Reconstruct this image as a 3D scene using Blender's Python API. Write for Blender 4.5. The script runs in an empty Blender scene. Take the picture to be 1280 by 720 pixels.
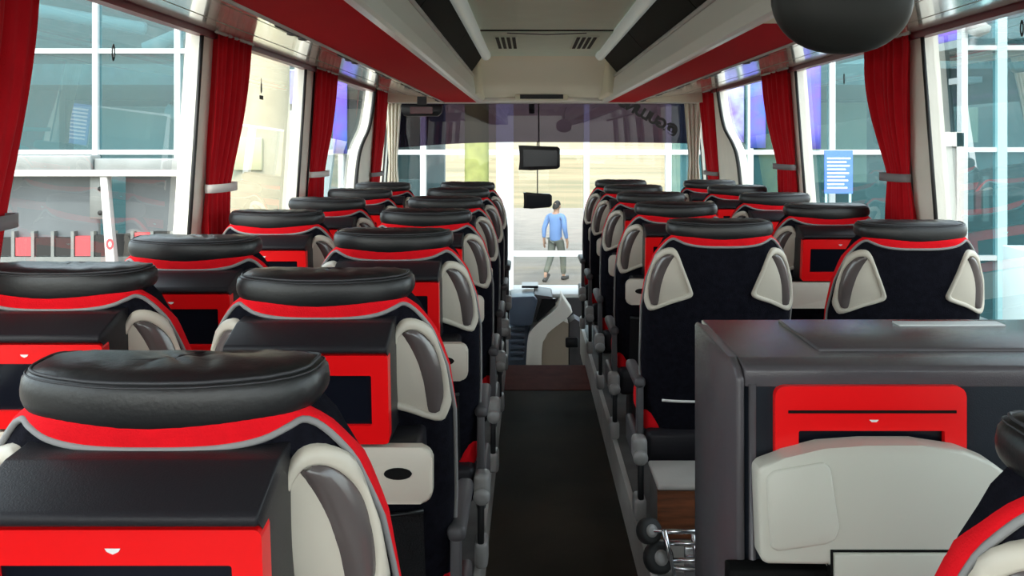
import bpy, bmesh, math, random
from math import sin, cos, pi, radians
from mathutils import Vector, Matrix, noise

random.seed(7)
scene = bpy.context.scene
COL = scene.collection

# ------------------------------------------------------------------ camera
ZC = 1.45                                    # eye height over the aisle floor
cam_data = bpy.data.cameras.new('camera')
cam = bpy.data.objects.new('camera', cam_data)
COL.objects.link(cam)
cam.location = (0, 0, ZC)
cam.rotation_euler = (radians(90), 0, 0)
cam_data.sensor_width = 36
cam_data.lens = 36 * 1150 / 1280
cam_data.shift_x = -21 / 1280
cam_data.shift_y = -182 / 1280
cam_data.clip_start = 0.05
cam_data.clip_end = 500
scene.camera = cam

# ------------------------------------------------------------------ world, sun, exposure
world = bpy.data.worlds.new('sky')
scene.world = world
world.use_nodes = True
wn = world.node_tree
bg = wn.nodes['Background']
sky = wn.nodes.new('ShaderNodeTexSky')
sky.sky_type = 'NISHITA'
sky.sun_disc = False
sky.sun_elevation = radians(48)
sky.sun_rotation = radians(200)
sky.air_density = 1.2
sky.dust_density = 3.0
mixn = wn.nodes.new('ShaderNodeMixRGB')
mixn.inputs[0].default_value = 0.75
mixn.inputs[2].default_value = (3.3, 3.6, 3.7, 1)      # high thin cloud
wn.links.new(sky.outputs[0], mixn.inputs[1])
wn.links.new(mixn.outputs[0], bg.inputs[0])
bg.inputs[1].default_value = 0.5

sun_data = bpy.data.lights.new('sun', 'SUN')
sun_data.energy = 0.9
sun_data.angle = radians(3)
sun_data.color = (1.0, 0.95, 0.86)
sun = bpy.data.objects.new('sun', sun_data)
COL.objects.link(sun)
sun.rotation_euler = (radians(48), 0, radians(-12))

scene.view_settings.view_transform = 'Standard'
scene.view_settings.look = 'None'
scene.view_settings.gamma = 1
scene.view_settings.exposure = 1.35
scene.view_settings.use_curve_mapping = False

# ------------------------------------------------------------------ materials
MATS = {}


def mat(name, color, rough=0.5, metal=0.0, spec=0.5, coat=0.0, bump=0.0, bscale=40.0, var=0.0, vscale=6.0, sheen=0.0,
        stretch=(1, 1, 1), emit=None, estr=0.0, color2=None):
    m = bpy.data.materials.new(name)
    m.use_nodes = True
    nt = m.node_tree
    b = nt.nodes['Principled BSDF']
    b.inputs['Base Color'].default_value = (*color, 1)
    b.inputs['Roughness'].default_value = rough
    b.inputs['Metallic'].default_value = metal
    b.inputs['Specular IOR Level'].default_value = spec
    b.inputs['Coat Weight'].default_value = coat
    b.inputs['Coat Roughness'].default_value = 0.08
    b.inputs['Sheen Weight'].default_value = sheen
    if emit:
        b.inputs['Emission Color'].default_value = (*emit, 1)
        b.inputs['Emission Strength'].default_value = estr
    tc = nt.nodes.new('ShaderNodeTexCoord')
    mp = nt.nodes.new('ShaderNodeMapping')
    mp.inputs['Scale'].default_value = stretch
    nt.links.new(tc.outputs['Object'], mp.inputs[0])
    n = nt.nodes.new('ShaderNodeTexNoise')
    n.inputs['Scale'].default_value = vscale
    n.inputs['Detail'].default_value = 6
    nt.links.new(mp.outputs[0], n.inputs['Vector'])
    r = nt.nodes.new('ShaderNodeValToRGB')
    c2 = color2 if color2 else tuple(max(0, c * (1 - var)) for c in color)
    c1 = color if color2 else tuple(min(1, c * (1 + var)) for c in color)
    r.color_ramp.elements[0].position = 0.35
    r.color_ramp.elements[1].position = 0.65
    r.color_ramp.elements[0].color = (*c2, 1)
    r.color_ramp.elements[1].color = (*c1, 1)
    nt.links.new(n.outputs[0], r.inputs[0])
    nt.links.new(r.outputs[0], b.inputs['Base Color'])
    if bump > 0:
        n2 = nt.nodes.new('ShaderNodeTexNoise')
        n2.inputs['Scale'].default_value = bscale
        n2.inputs['Detail'].default_value = 4
        nt.links.new(mp.outputs[0], n2.inputs['Vector'])
        bp = nt.nodes.new('ShaderNodeBump')
        bp.inputs['Strength'].default_value = bump
        bp.inputs['Distance'].default_value = 0.004
        nt.links.new(n2.outputs[0], bp.inputs['Height'])
        nt.links.new(bp.outputs[0], b.inputs['Normal'])
    MATS[name] = m
    return m


def glass(name, tint, refl=0.12, body=0.0, bodycol=(0.5, 0.6, 0.6), rough=0.0):
    """thin window pane: lets light through with a tint and mirrors a little"""
    m = bpy.data.materials.new(name)
    m.use_nodes = True
    nt = m.node_tree
    nt.nodes.clear()
    out = nt.nodes.new('ShaderNodeOutputMaterial')
    tr = nt.nodes.new('ShaderNodeBsdfTransparent')
    tr.inputs[0].default_value = (*tint, 1)
    gl = nt.nodes.new('ShaderNodeBsdfGlossy')
    gl.inputs['Roughness'].default_value = rough
    gl.inputs[0].default_value = (1, 1, 1, 1)
    lw = nt.nodes.new('ShaderNodeLayerWeight')
    lw.inputs['Blend'].default_value = 0.25
    ma = nt.nodes.new('ShaderNodeMath')
    ma.operation = 'MULTIPLY_ADD'
    ma.inputs[1].default_value = 0.32
    ma.inputs[2].default_value = refl * 0.4
    nt.links.new(lw.outputs['Fresnel'], ma.inputs[0])
    mx = nt.nodes.new('ShaderNodeMixShader')
    nt.links.new(ma.outputs[0], mx.inputs[0])
    base = tr
    if body > 0:
        df = nt.nodes.new('ShaderNodeBsdfDiffuse')
        df.inputs[0].default_value = (*bodycol, 1)
        m2 = nt.nodes.new('ShaderNodeMixShader')
        m2.inputs[0].default_value = body
        nt.links.new(tr.outputs[0], m2.inputs[1])
        nt.links.new(df.outputs[0], m2.inputs[2])
        base = m2
    nt.links.new(base.outputs[0], mx.inputs[1])
    nt.links.new(gl.outputs[0], mx.inputs[2])
    nt.links.new(mx.outputs[0], out.inputs[0])
    MATS[name] = m
    return m


mat('leather', (.010,.010,.011), rough=0.36, bump=.10, bscale=160, spec=0.42)
mat('stitching', (0.04, 0.04, 0.045), rough=0.6)
mat('red_fabric', (0.72, 0.003, 0.010), rough=0.9, sheen=0.0, bump=0.3, bscale=400, var=0.06, vscale=30, spec=0.2)
mat('red_plastic', (0.80, 0.004, 0.006), rough=0.32, spec=0.4)
mat('black_fabric', (0.007, 0.007, 0.011), rough=0.92, bump=0.4, bscale=350, sheen=0.0, var=0.25, vscale=60, spec=0.05)
mat('net_fabric', (0.012, 0.012, 0.013), rough=0.8, bump=0.8, bscale=220, spec=0.2)
mat('shroud_plastic', (.017,.016,.019), rough=0.36, bump=0.12, bscale=500, spec=0.14)
mat('cream_plastic', (0.56, 0.51, 0.43), rough=0.42, var=0.03)
mat('grip_plastic', (0.10, 0.082, 0.08), rough=0.22, coat=0.3)
mat('screen_glass', (0.006, 0.007, 0.012), rough=0.12, spec=0.2)
mat('grey_piping', (.24,.235,.235), rough=0.7)
mat('icon_white', (0.75, 0.72, 0.70), rough=0.5)
mat('hinge_grey', (0.27, 0.26, 0.25), rough=0.4, var=0.1)
mat('arm_grey', (0.075, 0.07, 0.075), rough=0.5)
mat('black_metal', (0.012, 0.012, 0.013), rough=0.45, metal=0.3)
mat('chrome', (0.62, 0.63, 0.65), rough=0.22, metal=1.0)
mat('rubber', (0.012, 0.012, 0.012), rough=0.7)
mat('aisle_carpet', (.018,.014,.010), rough=0.8, bump=0.5, bscale=260, var=0.35, vscale=1.6, spec=0.12, color2=(.045,.032,.021))  # color2 paints window reflections between the seats as lighter brown patches
mat('brown_mat', (.12,.03,.022), rough=0.85, bump=0.4, bscale=300, var=0.15, vscale=10, spec=0.1)
mat('platform_grey', (0.10, 0.095, 0.09), rough=0.6, var=0.2, vscale=8)
mat('kick_grey', (0.42, 0.40, 0.37), rough=0.45, var=0.1)
mat('wall_cream', (.82,.79,.70), rough=0.55, var=0.03)
mat('wall_carpet', (0.20, 0.19, 0.18), rough=0.9, bump=0.3, bscale=200)
mat('gasket', (0.01, 0.01, 0.01), rough=0.5)
mat('rail_red', (0.19, 0.012, 0.022), rough=0.35)
mat('rack_red', (.50,.006,.014), rough=0.75, bump=0.2, bscale=300, spec=0.03)
mat('panel_gloss', (0.56, 0.53, 0.47), rough=0.12, coat=0.5, spec=0.6)
mat('fascia_satin', (.70,.71,.66), rough=0.3, metal=0.0)
mat('bin_dark', (.014,.0125,.010), rough=0.7, spec=0.05)
mat('vent_black', (0.008, 0.008, 0.008), rough=0.6, spec=0.03)
mat('ceiling_grey', (.64,.77,.63), rough=0.7, var=0.02)
mat('tube_grey', (0.42, 0.45, 0.42), rough=0.4, emit=(0.9, 1.0, 0.92), estr=.05)  # unlit ceiling tubes; faint glow added to brighten them
mat('bulkhead_cream', (.76,.72,.55), rough=0.6)
mat('curtain_red', (.50,.003,.010), rough=0.85, sheen=0.05, bump=0.25, bscale=300, spec=0.2, var=0.06, vscale=12)
mat('tie_white', (0.75, 0.70, 0.68), rough=0.6)
mat('tie_grey', (0.22, 0.20, 0.21), rough=0.7)
mat('cream_cloth', (.80,.78,.66), rough=0.9, bump=0.2, bscale=200)
mat('cabinet_grey', (.075,.068,.075), rough=0.14, bump=0.15, bscale=420, spec=0.3)
mat('cabinet_front', (.012,.016,.023), rough=0.42, bump=0.1, bscale=420, spec=0.2)
mat('tray_cream', (0.50, 0.49, 0.43), rough=0.42)
mat('mirror_back', (.016,.017,.016), rough=0.42, spec=0.2)
mat('mirror_glass', (0.25, 0.25, 0.25), rough=0.05, metal=1.0)
mat('display_red', (0.06, 0.008, 0.014), rough=0.2)
mat('plywood', (0.17, 0.052, 0.018), rough=0.5, var=0.35, vscale=9, stretch=(1, 1, 8))
mat('dash_blue', (.08,.11,.16), rough=0.35, var=0.1)
mat('dash_black', (0.012, 0.012, 0.014), rough=0.3, spec=0.2)
mat('dash_cream', (.9,.88,.80), rough=0.4)
mat('dash_beige', (0.42, 0.35, 0.27), rough=0.5)
# outside
mat('concrete', (.175,.15,.12), rough=0.9, var=0.12, vscale=2, bump=0.3, bscale=20)
mat('paving_yellow', (0.70, 0.50, 0.12), rough=0.9, var=0.1)
mat('sand', (.26,.19,.10), rough=1.0, var=0.3, vscale=.35, color2=(.13,.115,.055), stretch=(0.3, 1.8, 1))
mat('mullion_white', (.48,.53,.54), rough=0.4)
mat('mullion_teal', (0.36, 0.62, 0.66), rough=0.4)
mat('slab_grey', (.25,.31,.32), rough=0.8, var=0.1)
mat('hall_pale', (.30,.33,.32), rough=0.85, var=0.1, vscale=0.8)
mat('hall_teal', (.035,.09,.10), rough=0.6, var=0.3, vscale=0.9)
mat('steel_grey', (.20,.21,.205), rough=0.4, metal=0.3, var=0.08)
mat('steel_panel', (.11,.125,.135), rough=0.45, var=0.12, vscale=2)
mat('post_white', (.5,.48,.46), rough=0.5)
mat('column_cream', (.52,.46,.32), rough=0.7, var=0.04)
mat('column_green', (.20,.22,.06), rough=0.6, var=0.15)
mat('plate_yellow', (0.62, 0.58, 0.36), rough=0.5)
mat('banner_blue', (.04,.13,.55), rough=0.6, var=0.3, vscale=1.6, color2=(.14,.08,.48))
mat('banner_pale', (.30,.36,.70), rough=0.6, vscale=3.0, color2=(.16,.10,.48))
mat('notice_blue', (0.07, 0.17, 0.55), rough=0.5)
mat('notice_ink', (0.75, 0.80, 0.92), rough=0.5)
mat('poster_red', (0.55, 0.06, 0.07), rough=0.5)
mat('shirt_blue', (0.16, 0.27, 0.52), rough=0.9)
mat('trouser_grey', (0.12, 0.13, 0.11), rough=0.9)
mat('skin', (0.42, 0.25, 0.17), rough=0.6)
mat('hair', (0.015, 0.012, 0.010), rough=0.7)
mat('shoe', (0.02, 0.018, 0.016), rough=0.5)
mat('box_cyan', (0.66, 0.84, 0.88), rough=0.6)
mat('car_white', (0.75, 0.74, 0.70), rough=0.3, coat=0.5)
mat('sill_white', (0.60, 0.62, 0.62), rough=0.5)
glass('pane_clear', (0.94, 0.96, 0.96), refl=0.05)
glass('pane_bus', (0.86, 0.90, 0.88), refl=0.18)
glass('pane_band', (0.045, 0.034, 0.062), refl=0.02, body=0.03, bodycol=(0.20, 0.14, 0.26))
glass('pane_teal', (0.36, 0.60, 0.65), refl=0.06, body=0.30, bodycol=(0.06, 0.17, 0.19))
M = MATS


# ------------------------------------------------------------------ mesh helpers
def link(name, verts, faces, m, parent=None, smooth=False, loc=None):
    me = bpy.data.meshes.new(name)
    me.from_pydata([tuple(v) for v in verts], [], faces)
    bm = bmesh.new()
    bm.from_mesh(me)
    bmesh.ops.recalc_face_normals(bm, faces=bm.faces)
    bm.to_mesh(me)
    bm.free()
    me.materials.append(M[m] if isinstance(m, str) else m)
    if smooth:
        me.shade_smooth()
    o = bpy.data.objects.new(name, me)
    COL.objects.link(o)
    if parent:
        o.parent = parent
    if loc:
        o.location = loc
    return o


def from_bm(name, bm, m, parent=None, smooth=False, angle=None):
    me = bpy.data.meshes.new(name)
    bmesh.ops.recalc_face_normals(bm, faces=bm.faces)
    bm.to_mesh(me)
    bm.free()
    me.materials.append(M[m])
    if smooth:
        me.shade_smooth()
        if angle:
            me.set_sharp_from_angle(angle=radians(angle))
    o = bpy.data.objects.new(name, me)
    COL.objects.link(o)
    if parent:
        o.parent = parent
    return o


def bm_box(bm, x0, x1, y0, y1, z0, z1, rot=None):
    vs = []
    for x in (x0, x1):
        for y in (y0, y1):
            for z in (z0, z1):
                v = Vector((x, y, z))
                vs.append(bm.verts.new(rot @ v if rot else v))
    for f in ((0, 1, 3, 2), (4, 6, 7, 5), (0, 4, 5, 1), (2, 3, 7, 6), (0, 2, 6, 4), (1, 5, 7, 3)):
        bm.faces.new([vs[i] for i in f])
    return vs


def box(name, x0, x1, y0, y1, z0, z1, m, parent=None, bev=0.0, seg=2, rot=None):
    bm = bmesh.new()
    bm_box(bm, x0, x1, y0, y1, z0, z1, rot)
    if bev > 0:
        bmesh.ops.bevel(bm, geom=bm.edges[:], offset=bev, segments=seg, affect='EDGES', profile=0.5)
    return from_bm(name, bm, m, parent, smooth=bev > 0, angle=50)


def prism(name, poly, a0, a1, axis, m, parent=None, bev=0.0, seg=2, smooth=False):
    """extrude a 2-D outline along an axis: axis 'x' -> outline in (y,z); 'y' -> (x,z); 'z' -> (x,y)"""
    def P(p, a):
        return {'x': (a, p[0], p[1]), 'y': (p[0], a, p[1]), 'z': (p[0], p[1], a)}[axis]
    bm = bmesh.new()
    A = [bm.verts.new(P(p, a0)) for p in poly]
    B = [bm.verts.new(P(p, a1)) for p in poly]
    n = len(poly)
    bm.faces.new(A)
    bm.faces.new(B[::-1])
    for i in range(n):
        bm.faces.new((A[i], B[i], B[(i + 1) % n], A[(i + 1) % n]))
    if bev > 0:
        bmesh.ops.bevel(bm, geom=bm.edges[:], offset=bev, segments=seg, affect='EDGES', profile=0.5)
    return from_bm(name, bm, m, parent, smooth=bev > 0 or smooth, angle=45)


def tube_geo(pts, r, seg=8, closed=False, offset=0):
    pts = [Vector(p) for p in pts]
    n = len(pts)
    V, F = [], []
    up = None
    for i in range(n):
        if closed:
            t = pts[(i + 1) % n] - pts[i - 1]
        else:
            t = pts[min(i + 1, n - 1)] - pts[max(i - 1, 0)]
        t.normalize()
        if up is None:
            up = Vector((0, 0, 1)) if abs(t.z) < 0.9 else Vector((1, 0, 0))
        up = (up - t * up.dot(t)).normalized()
        s = t.cross(up)
        rr = r[i] if isinstance(r, (list, tuple)) else r
        for k in range(seg):
            a = 2 * pi * k / seg
            V.append(pts[i] + (up * cos(a) + s * sin(a)) * rr)
    m = n if closed else n - 1
    for i in range(m):
        for k in range(seg):
            a, b = i * seg, ((i + 1) % n) * seg
            F.append((offset + a + k, offset + a + (k + 1) % seg, offset + b + (k + 1) % seg, offset + b + k))
    if not closed:
        F.append(tuple(offset + k for k in range(seg)))
        F.append(tuple(offset + (n - 1) * seg + k for k in range(seg)))
    return V, F


def tube(name, pts, r, m, parent=None, seg=8, closed=False):
    V, F = tube_geo(pts, r, seg, closed)
    return link(name, V, F, m, parent, smooth=True)


def lathe(name, prof, m, parent=None, seg=24, mtx=None):
    """prof: list of (radius, height) turned about local z"""
    V, F = [], []
    for (r, z) in prof:
        for k in range(seg):
            a = 2 * pi * k / seg
            v = Vector((r * cos(a), r * sin(a), z))
            V.append(mtx @ v if mtx else v)
    for i in range(len(prof) - 1):
        for k in range(seg):
            F.append((i * seg + k, i * seg + (k + 1) % seg, (i + 1) * seg + (k + 1) % seg, (i + 1) * seg + k))
    F.append(tuple(range(seg)))
    F.append(tuple((len(prof) - 1) * seg + k for k in range(seg)))
    return link(name, V, F, m, parent, smooth=True)


def grid(name, fn, nu, nv, m, parent=None, smooth=True, closed_u=False, caps=False):
    V, F = [], []
    for j in range(nv + 1):
        for i in range(nu + (0 if closed_u else 1)):
            V.append(fn(i / nu, j / nv))
    w = nu if closed_u else nu + 1
    for j in range(nv):
        for i in range(nu):
            F.append((j * w + i, j * w + (i + 1) % w, (j + 1) * w + (i + 1) % w, (j + 1) * w + i))
    if caps:
        F.append(tuple(range(w)))
        F.append(tuple(nv * w + i for i in range(w)))
    return link(name, V, F, m, parent, smooth=smooth)


def rounded_rect(hw, hh, r, n=5, cx=0.0, cz=0.0):
    out = []
    for (sx, sz, a0) in ((1, 1, 0), (-1, 1, 90), (-1, -1, 180), (1, -1, 270)):
        for k in range(n + 1):
            a = radians(a0 + 90 * k / n)
            out.append((cx + sx * (hw - r) + r * cos(a), cz + sz * (hh - r) + r * sin(a)))
    return out


def ring_plate(name, outer, inner, y0, y1, m, parent=None, f=None):
    """frame between two outlines of equal length in (x,z), thick along y; f maps (x,y,z)"""
    n = len(outer)
    f = f or (lambda x, y, z: (x, y, z))
    V = [f(x, y0, z) for x, z in outer] + [f(x, y0, z) for x, z in inner] + \
        [f(x, y1, z) for x, z in outer] + [f(x, y1, z) for x, z in inner]
    F = []
    for i in range(n):
        j = (i + 1) % n
        F += [(i, j, n + j, n + i), (2 * n + i, 3 * n + i, 3 * n + j, 2 * n + j), (i, 2 * n + i, 2 * n + j, j),
              (n + i, n + j, 3 * n + j, 3 * n + i)]
    return link(name, V, F, m, parent)


def catmull(pts, n):
    pts = [Vector(p) for p in pts]
    out = []
    segs = len(pts) - 1
    for i in range(n + 1):
        t = i / n * segs
        k = min(int(t), segs - 1)
        u = t - k
        p0, p1, p2, p3 = pts[max(k - 1, 0)], pts[k], pts[k + 1], pts[min(k + 2, segs)]
        out.append(0.5 * ((2 * p1) + (p2 - p0) * u + (2 * p0 - 5 * p1 + 4 * p2 - p3) * u * u + (3 * p1 - p0 - 3 * p2 + p3) * u ** 3))
    return out


def interp(tab, x):
    if x <= tab[0][0]:
        return tab[0][1]
    for (a, b), (c, d) in zip(tab, tab[1:]):
        if x <= c:
            t = (x - a) / (c - a)
            return b + (d - b) * t
    return tab[-1][1]


def thing(name, label, cat, loc=(0, 0, 0), rz=0.0, group=None):
    o = bpy.data.objects.new(name, None)
    o.empty_display_size = 0.1
    COL.objects.link(o)
    o.location = loc
    o.rotation_euler = (0, 0, rz)
    return tag(o, label, cat, group)


def tag(o, label, cat, group=None):
    o['label'] = label
    o['category'] = cat
    if group:
        o['group'] = group
    return o


def struct(o, label=None):
    o['kind'] = 'structure'
    if label:
        o['label'] = label
    return o


def kids(o):
    return [c for c in CH.get(o.name, [])]


CH = {}


def index_children(root):
    for o in scene.objects:
        pass


def copy_tree(o, parent=None):
    c = o.copy()
    COL.objects.link(c)
    if parent:
        c.parent = parent
    for ch in list(o.children):
        copy_tree(ch, c)
    return c


# ================================================================== THE BUS SHELL
YB, YF = -1.3, 8.0                    # rear and front of the cabin
XL_T, XL_B, XR_T, XR_B = -1.21, -1.28, 1.48, 1.56
Z_SILL, Z_HEAD = 0.80, 1.87
Z_PLAT = 0.15


def xl(z):
    return XL_B + (XL_T - XL_B) * max(0, min(1, (z - 0.8) / 1.06))


def xr(z):
    return XR_B + (XR_T - XR_B) * max(0, min(1, (z - 0.8) / 1.06))


# floors
fl = struct(box('floor', -0.145, 0.365, YB, 5.38, -0.05, 0.0, 'aisle_carpet'), 'dark brown aisle carpet')
t1 = struct(box('trim_1', -0.145, 0.365, 5.38, 5.98, -0.05, 0.003, 'brown_mat'), 'brown mat at the front end of the aisle')
fL = struct(box('floor_left', -1.33, -0.165, YB, 6.55, 0.0, Z_PLAT, 'platform_grey'))
fR = struct(box('floor_right', 0.385, 1.61, YB, 6.55, 0.0, Z_PLAT, 'platform_grey'))
struct(box('trim_2', -0.165, -0.145, YB, 6.55, -0.05, Z_PLAT + 0.004, 'kick_grey'))
struct(box('trim_3', 0.365, 0.385, YB, 6.55, -0.05, Z_PLAT + 0.004, 'kick_grey'))
struct(box('floor_front', -1.33, 1.61, 5.98, 8.05, -0.62, -0.55, 'platform_grey'))
struct(box('trim_4', -0.145, 0.365, 5.94, 5.98, -0.55, -0.05, 'kick_grey'))
struct(box('trim_5', -1.28, -0.165, 6.53, 6.55, -0.55, 0.0, 'kick_grey'))
struct(box('trim_6', 0.385, 1.52, 6.53, 6.55, -0.55, 0.0, 'kick_grey'))


def wall_side(side):
    x = xl if side < 0 else xr
    nm = 'wall_left' if side < 0 else 'wall_right'
    o = side * 0.05
    # lower wall and wall above the windows
    low = prism(nm, [(x(0.15), -0.6), (x(Z_SILL), Z_SILL), (x(Z_SILL) + o, Z_SILL), (x(0.15) + o, -0.6)], YB, YF if side < 0 else 6.72, 'y', 'wall_carpet')
    struct(low)
    prism('upper_wall', [(x(Z_HEAD), Z_HEAD), (x(Z_HEAD), 2.16), (x(Z_HEAD) + o, 2.16), (x(Z_HEAD) + o, Z_HEAD)], YB, YF, 'y', 'wall_cream', low)
    box('sill', min(x(.8), x(.8) - side * 0.04), max(x(.8), x(.8) - side * 0.04), YB, YF, Z_SILL - 0.03, Z_SILL, 'sill_white', low)
    rail = prism('red_rail', [(x(Z_HEAD) - side * 0.028, Z_HEAD - 0.028), (x(Z_HEAD) - side * 0.028, Z_HEAD + 0.004), (x(Z_HEAD) + o * .2, Z_HEAD + 0.004), (x(Z_HEAD) + o * .2, Z_HEAD - 0.028)], YB, 7.7, 'y', 'rail_red', low)

    def pillar(ys_bot, ys_top, gaskets=True):
        y0b, y1b = ys_bot
        y0t, y1t = ys_top
        V = []
        for (z, ya, yb) in ((Z_SILL, y0b, y1b), (Z_HEAD, y0t, y1t)):
            xi = x(z) - side * 0.012
            for (xx, yy) in ((xi, ya), (xi, yb), (xi + side * 0.06, yb), (xi + side * 0.06, ya)):
                V.append((xx, yy, z))
        link('pillar', V, [(0, 1, 5, 4), (1, 2, 6, 5), (2, 3, 7, 6), (3, 0, 4, 7), (0, 1, 2, 3), (4, 5, 6, 7)], 'wall_cream', low)
        for (b, t, s) in ((y0b, y0t, -1), (y1b, y1t, 1)):
            tube('window_gasket', [(x(Z_SILL) - side * .014, b + s * .008, Z_SILL), (x(Z_HEAD) - side * .014, t + s * .008, Z_HEAD)], 0.008, 'gasket', low, seg=6)
    ps_ = (-0.05, 1.71, 3.46, 5.03) if side < 0 else (0.0, 1.75, 3.52, 5.15)
    for y in ps_:
        pillar((y - 0.08, y + 0.10), (y - 0.08, y + 0.10))
    # stepped front pillar
    edge = catmull([(7.12, Z_HEAD, 0), (7.08, 1.72, 0), (6.98, 1.56, 0), (6.74, 1.44, 0), (6.62, 1.33, 0), (6.58, 1.1, 0), (6.57, Z_SILL, 0)], 26)
    poly = [(p.x, p.y) for p in edge] + [(7.34, Z_SILL), (7.32, 1.3), (7.30, Z_HEAD)]
    V, F = [], []
    n = len(poly)
    for off in (-0.02, 0.05):
        for (yy, zz) in poly:
            V.append((x(zz) + side * off, yy, zz))
    F = [tuple(range(n)), tuple(range(2 * n - 1, n - 1, -1))] + [(i, (i + 1) % n, n + (i + 1) % n, n + i) for i in range(n)]
    link('stepped_pillar', V, F, 'wall_cream', low)
    tube('window_gasket', [(x(p.y) - side * 0.02, p.x - 0.006, p.y) for p in edge], 0.014, 'gasket', low, seg=6)
    pillar((7.86, 8.02), (7.84, 8.02))
    # panes
    names = [('window_%d' % (k + (1 if side < 0 else 6)), y0, y1) for k, (y0, y1) in
             enumerate(((YB, ps_[0] - .08), (ps_[0] + .1, ps_[1] - .08), (ps_[1] + .1, ps_[2] - .08), (ps_[2] + .1, ps_[3] - .08), (ps_[3] + .1, 7.1)))]
    for (wn_, y0, y1) in names:
        V = [(x(Z_SILL) + side * .03, y0, Z_SILL), (x(Z_SILL) + side * .03, y1, Z_SILL), (x(Z_HEAD) + side * .03, y1, Z_HEAD), (x(Z_HEAD) + side * .03, y0, Z_HEAD)]
        struct(link(wn_, V, [(0, 1, 2, 3)], 'pane_bus'))
    V = [(x(Z_SILL) + side * .03, 7.24, Z_SILL), (x(Z_SILL) + side * .03, 7.86, Z_SILL), (x(Z_HEAD) + side * .03, 7.86, Z_HEAD), (x(Z_HEAD) + side * .03, 7.2, Z_HEAD)]
    struct(link('window_%d' % (11 if side < 0 else 12), V, [(0, 1, 2, 3)], 'pane_bus'))
    return low


wl = wall_side(-1)
wr = wall_side(1)

# glazed front door on the right, out of view, added to light the dashboard
dr = struct(box('door_1', 1.55, 1.59, 6.72, 6.80, -.6, Z_SILL, 'wall_cream'))
box('door_post', 1.55, 1.59, 7.92, 8.0, -.6, Z_SILL, 'wall_cream', dr)
box('door_rail', 1.55, 1.59, 6.80, 7.92, Z_SILL - .07, Z_SILL, 'wall_cream', dr)
box('door_kick', 1.55, 1.59, 6.80, 7.92, -.6, -.5, 'wall_cream', dr)
link('pane', [(1.57, 6.80, -.5), (1.57, 7.92, -.5), (1.57, 7.92, Z_SILL - .07), (1.57, 6.80, Z_SILL - .07)], [(0, 1, 2, 3)], 'pane_bus', dr)

# rear wall with its big window (behind the camera)
rw = struct(box('wall_rear', -1.33, 1.61, YB - 0.05, YB, -0.05, 0.75, 'wall_cream'))
box('header', -1.33, 1.61, YB - 0.05, YB, 1.95, 2.16, 'wall_cream', rw)
struct(link('window_13', [(-1.25, YB - .02, .75), (1.49, YB - .02, .75), (1.49, YB - .02, 1.95), (-1.25, YB - .02, 1.95)], [(0, 1, 2, 3)], 'pane_clear'))

# roof, ceiling and its tubes
struct(box('roof', -1.34, 1.62, YB - 0.05, 8.05, 2.16, 2.20, 'wall_cream'))
ZT = ZC + 0.62
ceil = struct(box('ceiling', -0.345, 0.545, YB, 6.65, ZT, ZT + 0.03, 'ceiling_grey'))
box('ceiling_strip', -0.06, 0.26, YB, 5.0, ZT - 0.004, ZT, 'ceiling_grey', ceil)
for xx in (-0.30, 0.50):
    tube('light_tube', [(xx, y, ZT - 0.012) for y in (YB, 2.0, 4.0, 6.45)] + [(xx, 6.53, ZT - 0.006)], [0.034, 0.034, 0.034, 0.034, 0.02], 'tube_grey', ceil, seg=14)

# front bulkhead (slopes from the ceiling down to the windscreen header)
sec = catmull([(6.6, ZT, 0), (6.9, ZT - .03, 0), (7.12, ZT - .10, 0), (7.3, ZT - .19, 0), (7.62, ZT - .25, 0)], 14)


def bulk(u, v):
    p = sec[int(round(v * 14))]
    k = 2 * u - 1
    x = 0.10 + 0.50 * k
    fw = -0.10 * max(0, abs(k) - 0.55) / 0.45 * sin(v * pi * .5)
    return (x, p.x + fw * 1.5, p.y - 0.02 * max(0, abs(k) - .6))


bk = struct(grid('trim_7', bulk, 20, 14, 'bulkhead_cream'))
box('side_cheek', -0.43, -0.36, 6.62, 7.62, 1.80, ZT + .05, 'bulkhead_cream', bk, bev=0.02)
box('side_cheek', 0.57, 0.64, 6.62, 7.62, 1.80, ZT + .05, 'bulkhead_cream', bk, bev=0.02)
wf = struct(box('wall_front', -1.25, 1.52, 7.59, 8.02, 1.785, 1.83, 'wall_cream', bev=0.012))
box('header_lining', -1.25, 1.52, 7.62, 8.02, 1.83, 2.16, 'bulkhead_cream', wf)

# ------------------------------------------------------------------ ceiling hatch with two vents
h = thing('ceiling_hatch', 'pale grey ceiling hatch with two slotted vents above the front of the aisle', 'hatch', (0.10, 5.6, ZT))
box('panel', -0.37, 0.37, -0.52, 0.52, -0.012, -0.001, 'ceiling_grey', h, bev=0.004)
ring_plate('border', [(-.385, -.535), (.385, -.535), (.385, .535), (-.385, .535)], [(-.368, -.505), (.368, -.505), (.368, .505), (-.368, .505)], -0.006, -0.001, 'vent_black', h, f=lambda x, y, z: (x, z, y))
for sx in (-1, 1):
    vx = sx * 0.235
    fr = box('vent', vx - 0.07, vx + 0.07, -0.34, 0.34, -0.016, -0.011, 'ceiling_grey', h, bev=0.003)
    for k in range(4):
        xx = vx - 0.048 + k * 0.032
        box('slot', xx - 0.010, xx + 0.010, -0.31, 0.31, -0.0185, -0.0155, 'vent_black', fr)
tube('pull_line', [(-.22, -.50, -.013), (0.0, -.43, -.013), (.22, -.50, -.013)], 0.004, 'arm_grey', h, seg=6)

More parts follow.
